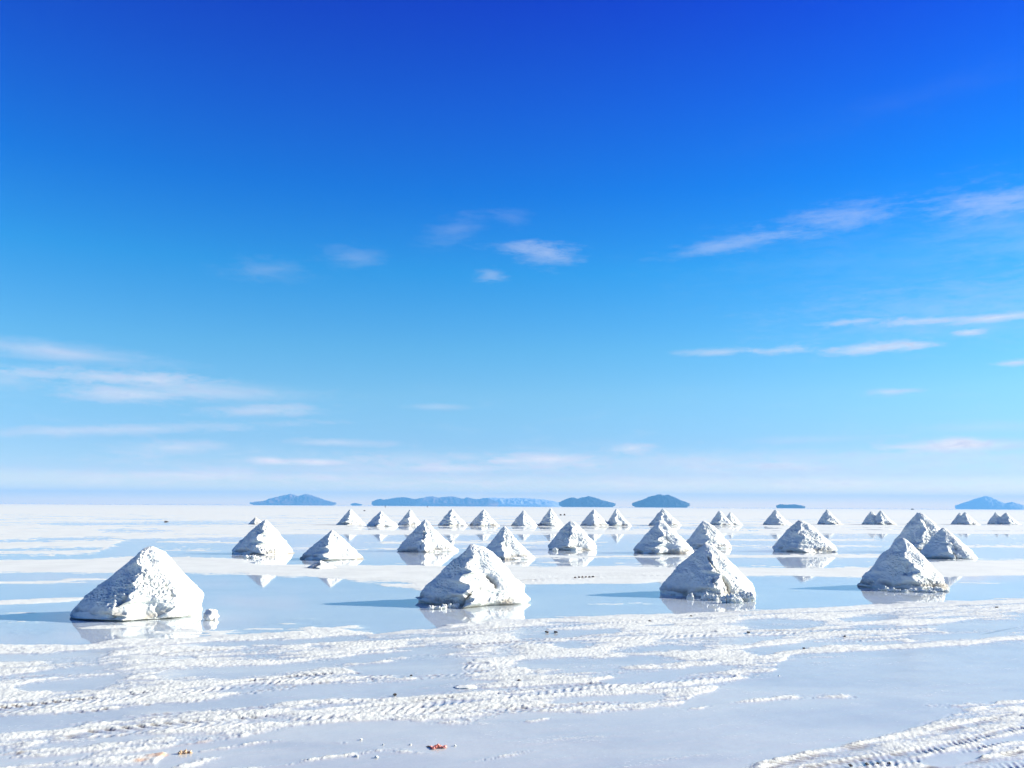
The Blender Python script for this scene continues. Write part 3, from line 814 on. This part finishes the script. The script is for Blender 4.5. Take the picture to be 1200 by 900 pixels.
clod(545, 806, 26, 2.2, 'flat whitish salt slab lying on the tracks below the blunt pile', seed=16, sub=3, rough=.15)
GM = 'dark mud clods scattered on the wheel tracks'
MUDS = [(641, 742.3, 4.5, 2.4, 'left one of two close dark mud clods below right of the blunt pile'), (651, 742.6, 4.5, 2.6, 'right one of two close dark mud clods below right of the blunt pile'),
        (761.5, 729.5, 4.5, 2.2, 'dark mud clod on the shore left below the gullied pile'), (463, 816.5, 4.5, 3, 'dark mud clod at the near edge of the long puddle, below the blunt pile'),
        (810, 723, 3, 1.4, 'small brown clod right below the reflection of the gullied pile'), (482, 793.5, 3, 1.8, 'brown clod on the crust between the two puddles below the blunt pile'),
        (608.5, 798.8, 3.6, 1.5, 'flat dark clod just right of the whitish salt slab'), (1168, 713, 3.6, 1.8, 'dark clod on the crust near the right picture edge'),
        (990, 747.3, 2.8, 2.2, 'brown clod on the tracks below and left of the pointed pile'), (942, 761.2, 3.5, 1.8, 'dark clod at the upper rim of the wide wet area'),
        (877, 742.6, 4, 2.2, 'brown clod beside the chevron tyre print'), (427, 599, 2.6, 1.6, 'dark speck of a clod far out on the plain between two far row piles'),
        (657, 604, 2.2, 2.2, 'left one of two tiny dark mounds right of the steep far row pile'), (661.5, 604, 2.4, 2.4, 'right one of two tiny dark mounds right of the steep far row pile'),
        (195, 611.5, 5, 1.4, 'small grey smudge of a clod on the empty plain at left'),
        (997, 900, 5, 3, 'dark mud clod at the bottom edge, leftmost in the corner tracks'), (1016, 898.5, 4.5, 3, 'dark mud clod in the corner tracks at the bottom edge'),
        (1029, 897.6, 3.5, 2.4, 'small dark clod in the corner tracks next to a larger one'), (1042, 897.2, 3.5, 2.2, 'dark flake right of the clods in the corner tracks')]
for i, (a, b, w_, h_, lb) in enumerate(MUDS):
    clod(a, b, w_ * .9, h_ * .7, lb, MUD, seed=30 + i, name='mud_clod', cat='mud clod', group=GM, sub=3, z0=.003 if b < 700 else .012, rough=.4)
for i, a in enumerate((674, 678.5, 682.5, 686.5, 690.5, 695)):
    clod(a, 677.6 - i * .15, 2.6, 1.7, '%s of six tiny dark clods in line right of the blunt pile' % ('leftmost', 'second from left', 'third from left', 'third from right', 'second from right', 'rightmost')[i], MUD, seed=60 + i, name='mud_clod', cat='mud clod', group='line of six dark clods', sub=2, z0=.006, rough=.4)
# small loose crumbs on the lower wet area
CR = [(423, 868, 3, 'white crumb on wet salt far left of the pink scrap, farther than the others'), (418, 888, 4.6, 'largest white crumb at lower left, on the thin salt line left of the pink scrap'),
      (449, 874, 2.2, 'tiny white crumb midway between the pink scrap and the left crumbs'), (533, 875, 2.6, 'white crumb just right of the pink scrap'),
      (481, 874, 2.6, 'white crumb close left of the pink scrap'), (441, 889, 4, 'second largest white crumb on the thin salt line at the bottom'), (913, 793, 2, 'tiny white crumb alone on the wide wet area right of the tracks')]
for i, (a, b, w_, lb) in enumerate(CR):
    clod(a, b, w_, w_ * .5, lb, seed=80 + i, name='salt_crumb', cat='salt crumb', group='loose salt crumbs on the wet salt', sub=2, z0=.006)



def scrap(u, v, wpx, c1, c2, label, seed, n=9, cat='scrap'):
    """crumpled torn sheet"""
    g = ground_at(u, v)
    D = math.hypot(g[0], g[1]); w = wpx * D / F
    m = plain_mat('crumpled scrap', c1, c2, .6, 60)
    k = 26
    xs = np.linspace(-.5, .5, k)
    X, Y = np.meshgrid(xs, xs, indexing='ij')
    Z = np.abs(fbm(X * 5 + seed, Y * 5, octaves=3, seed=seed)) * .55 + .04
    rr = np.hypot(X, Y) * 2 + fbm(X * 4, Y * 4, octaves=2, seed=seed + 3) * .5
    V_ = np.stack([X * w * 1.15, Y * w * .9, Z * w * .75 * np.clip(1.2 - rr, .15, 1)], -1).reshape(-1, 3)
    q = grid_quads(k, k, False)
    hole = fbm(X * 7 + 4, Y * 7, octaves=1, seed=seed + 8).ravel()
    ok = (rr.ravel()[q] < .95).all(1) & (hole[q].mean(1) < .55)
    o = mesh_np('plastic_scrap', V_, q[ok], m, False)
    md = o.modifiers.new('t', 'SOLIDIFY'); md.thickness = w * .03
    o.location = (g[0], g[1], .004)
    tag(o, label, cat)


scrap(513, 877, 17, (.75, .22, .15), (.85, .42, .33), 'crumpled pinkish red scrap lying alone on the wet salt at the bottom', 5)
clod(502, 875.7, 5, 1.6, 'dark flat flake beside the pinkish red scrap', MUD, seed=99, name='mud_clod', cat='mud clod', sub=3, rough=.3)
clod(217, 884, 15, 5, 'orange brown crumbly clod on the rusty stain at bottom left', plain_mat('rusty clod', (.45, .25, .10), (.72, .58, .40), .8, 120), n=5, seed=77, name='rusty_clod', cat='clod', rough=.5)

# ------------------------------------------------------------------ far figures and car
def person_far(u, dist, label, shirt):
    a = az_el(u, 592)[0]
    x, y = math.sin(a) * dist, math.cos(a) * dist
    J = [(0, 0, .95), (0, 0, 1.2), (0, 0, 1.45), (0, 0, 1.58), (0, 0, 1.70), (-.11, 0, .9), (-.13, -.03, .5), (-.13, 0, .06), (.11, 0, .9), (.14, .05, .5), (.15, .08, .06),
         (-.2, 0, 1.42), (-.27, -.02, 1.14), (-.28, -.1, .9), (.2, 0, 1.42), (.27, .02, 1.14), (.28, -.06, .9)]
    Ed = [(0, 1), (1, 2), (2, 3), (3, 4), (0, 5), (5, 6), (6, 7), (0, 8), (8, 9), (9, 10), (2, 11), (11, 12), (12, 13), (2, 14), (14, 15), (15, 16)]
    Rd = [.15, .14, .15, .06, .11, .1, .07, .05, .1, .07, .05, .07, .05, .04, .07, .05, .04]
    me = bpy.data.meshes.new('person')
    me.from_pydata(J, Ed, [])
    me.skin_vertices or me.attributes
    o = bpy.data.objects.new('person', me); COL.objects.link(o)
    sk = o.modifiers.new('skin', 'SKIN')
    if not me.skin_vertices:
        import bmesh
        bm = bmesh.new(); bm.from_mesh(me); bm.verts.layers.skin.verify(); bm.to_mesh(me); bm.free()
    for i, r_ in enumerate(Rd):
        me.skin_vertices[0].data[i].radius = (r_, r_)
    me.skin_vertices[0].data[0].use_root = True
    ss = o.modifiers.new('sub', 'SUBSURF'); ss.levels = 1; ss.render_levels = 1
    me.materials.append(plain_mat('dark clothing', shirt, shirt))
    o.location = (x, y, 0.01)
    tag(o, label, 'person')


person_far(451.5, 620, 'tiny distant person in dark clothes below the left end of the hill chain', (.04, .04, .06))
person_far(501, 760, 'tiny distant person in reddish brown clothes below the middle of the hill chain', (.12, .05, .04))


def car_far(u, dist):
    a = az_el(u, 595)[0]
    root = bpy.data.objects.new('parked_car', None); COL.objects.link(root)
    root.location = (math.sin(a) * dist, math.cos(a) * dist, .012)
    root.rotation_euler = (0, 0, .3)
    import bmesh
    paint = plain_mat('dark car paint', (.03, .035, .05), (.04, .045, .06), .3)
    glass = plain_mat('car glass', (.02, .02, .025), (.03, .03, .035), .08)
    rub = plain_mat('tyre rubber', (.02, .02, .02), (.03, .03, .03), .9)

    def boxm(name, pts_low, pts_high, mat, bev):
        bm = bmesh.new()
        vs = [bm.verts.new(p) for p in pts_low + pts_high]
        bm.faces.new(vs[3::-1]); bm.faces.new(vs[4:])
        for i in range(4):
            bm.faces.new((vs[i], vs[(i + 1) % 4], vs[4 + (i + 1) % 4], vs[4 + i]))
        bmesh.ops.bevel(bm, geom=list(bm.edges), offset=bev, segments=3, affect='EDGES')
        me = bpy.data.meshes.new(name); bm.to_mesh(me); bm.free(); me.materials.append(mat)
        o = bpy.data.objects.new(name, me); COL.objects.link(o); o.parent = root
        return o
    r4 = lambda l, w, z, dx=0: [(-l + dx, -w, z), (l + dx, -w, z), (l + dx, w, z), (-l + dx, w, z)]
    boxm('body', r4(2.25, .9, .4), r4(2.2, .88, 1.12), paint, .12)
    boxm('cabin', r4(1.6, .84, 1.1, -.4), r4(1.3, .7, 1.82, -.45), glass, .08)
    for sx in (-1.4, 1.4):
        for sy in (-.86, .86):
            bm = bmesh.new()
            bmesh.ops.create_cone(bm, cap_ends=True, segments=24, radius1=.38, radius2=.38, depth=.24, matrix=Matrix.Translation((sx, sy, .38)) @ Matrix.Rotation(math.pi / 2, 4, 'X'))
            me = bpy.data.meshes.new('wheel'); bm.to_mesh(me); bm.free(); me.materials.append(rub)
            o = bpy.data.objects.new('wheel', me); COL.objects.link(o); o.parent = root
    tag(root, 'tiny dark car far out on the horizon left of the pale distant mountain', 'car')


car_far(1069.3, 1500)

# ------------------------------------------------------------------ hills on the horizon
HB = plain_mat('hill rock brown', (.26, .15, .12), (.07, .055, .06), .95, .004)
HP = plain_mat('haze paled far rock', (.70, .66, .62), (.60, .58, .56), .95, .002)  # paleness of far haze put into the base colour
HG = plain_mat('hill dark haze blue', (.004, .012, .03), (.015, .026, .042), .95, .006)  # blue of the distant air painted into the dark base


def hill(pts, vbase, dist, mat, inset, seed, depth=.5, lift=0.35):
    """pts: (u, v) skyline from left to right; the foot is undercut like the mirage shows it"""
    u0, u1 = pts[0][0], pts[-1][0]
    um = (u0 + u1) / 2
    a = az_el(um, vbase)[0]
    cx, cy = math.sin(a) * dist, math.cos(a) * dist
    hw = (u1 - u0) / 2 * dist / F * math.cos(a) ** 2
    hpx = dist / F * math.cos(a)
    # local horizon row of the photo at the hill
    hor = 593.5 + (um - 600) * math.tan(ROLL)
    zr = (vbase - pts[0][1]) * hpx * .6
    nr, nph = 46, 260
    rho = np.linspace(0, 1, nr)
    ph = np.arange(nph) * 2 * np.pi / nph
    RH, PH = np.meshgrid(rho, ph, indexing='ij')
    X, Y = RH * np.cos(PH), RH * np.sin(PH)
    us = um + X * (u1 - u0) / 2
    top = (vbase - np.interp(us, [p[0] for p in pts], [p[1] for p in pts])) * hpx
    lim = np.sqrt(np.clip(1 - X ** 2, 1e-4, 1))
    tq = np.clip(np.abs(Y) / lim, 0, 1)
    g = (1 - tq ** 1.6)
    nzz = fbm(X * 9 + seed, Y * 9, octaves=4, seed=seed)
    Z = zr + (top - zr) * g * (1 + nzz * .35 * tq) + nzz * top.max() * .05 * (RH < .98)
    Z = np.maximum(Z, zr * .9)
    # dissecting valleys down the flank
    Z = Z * (1 - .38 * (1 - np.abs(fbm(X * 14, Y * 3, octaves=3, seed=seed + 9)) * 2).clip(0, 1) * tq)
    rows = np.stack([X * hw, Y * hw * depth, Z], -1)
    rim = rows[-1]
    e1 = np.stack([rim[:, 0] * (1 - inset * .5), rim[:, 1] * .97, rim[:, 2] * .45], -1)
    e2 = np.stack([rim[:, 0] * (1 - inset), rim[:, 1] * .94, np.full(nph, -6.0)], -1)
    allr = np.concatenate([rows, e1[None], e2[None]], 0)
    q = grid_quads(nr + 2, nph, True)[:, ::-1]
    o = mesh_np('hill', allr.reshape(-1, 3), q, mat, True)
    o.location = (cx, cy, 0)
    o.rotation_euler = (0, 0, -a)
    tag(o, kind='structure')
    return o


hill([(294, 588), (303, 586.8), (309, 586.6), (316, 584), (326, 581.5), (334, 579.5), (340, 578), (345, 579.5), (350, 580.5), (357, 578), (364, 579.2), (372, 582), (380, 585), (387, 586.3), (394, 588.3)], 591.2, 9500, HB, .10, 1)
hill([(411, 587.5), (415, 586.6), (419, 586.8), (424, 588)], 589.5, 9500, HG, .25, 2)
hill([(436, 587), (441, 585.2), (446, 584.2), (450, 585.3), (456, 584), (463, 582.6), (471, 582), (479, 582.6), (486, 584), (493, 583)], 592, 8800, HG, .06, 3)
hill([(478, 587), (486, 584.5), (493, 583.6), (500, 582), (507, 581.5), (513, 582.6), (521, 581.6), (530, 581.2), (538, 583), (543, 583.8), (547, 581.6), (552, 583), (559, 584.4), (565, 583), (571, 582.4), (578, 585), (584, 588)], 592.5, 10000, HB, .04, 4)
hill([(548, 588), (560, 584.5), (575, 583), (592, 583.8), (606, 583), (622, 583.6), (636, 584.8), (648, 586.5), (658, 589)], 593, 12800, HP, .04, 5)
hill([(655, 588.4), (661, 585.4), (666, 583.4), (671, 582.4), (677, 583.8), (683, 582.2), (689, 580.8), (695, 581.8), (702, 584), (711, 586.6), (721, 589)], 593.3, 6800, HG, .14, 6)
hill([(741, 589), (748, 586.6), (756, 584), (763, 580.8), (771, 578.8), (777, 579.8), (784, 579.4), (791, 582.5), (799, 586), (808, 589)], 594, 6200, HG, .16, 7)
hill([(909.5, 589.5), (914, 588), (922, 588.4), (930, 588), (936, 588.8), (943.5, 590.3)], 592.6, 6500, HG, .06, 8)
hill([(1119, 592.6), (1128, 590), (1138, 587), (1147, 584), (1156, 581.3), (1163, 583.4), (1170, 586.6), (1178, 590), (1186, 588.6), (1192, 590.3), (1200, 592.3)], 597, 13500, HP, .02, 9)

# ------------------------------------------------------------------ haze
if HAZE > 0:
    m, nt, out = new_mat('thin blue air')
    pv = N(nt, 'ShaderNodeVolumePrincipled', {'Color': (.20, .56, 1.0, 1), 'Density': HAZE, 'Anisotropy': 0.0})
    nt.links.new(pv.outputs[0], out.inputs['Volume'])
    hx, hz0, hz1 = HAZE_END, -8.0, HAZE_TOP
    vs = [(sx * hx, sy * hx, z) for z in (hz0, hz1) for sx, sy in ((-1, -1), (1, -1), (1, 1), (-1, 1))]
    me = bpy.data.meshes.new('haze')
    me.from_pydata(vs, [], [(3, 2, 1, 0), (4, 5, 6, 7), (0, 1, 5, 4), (1, 2, 6, 5), (2, 3, 7, 6), (3, 0, 4, 7)])
    me.materials.append(m)
    o = bpy.data.objects.new('haze', me); COL.objects.link(o)
    tag(o, kind='stuff')
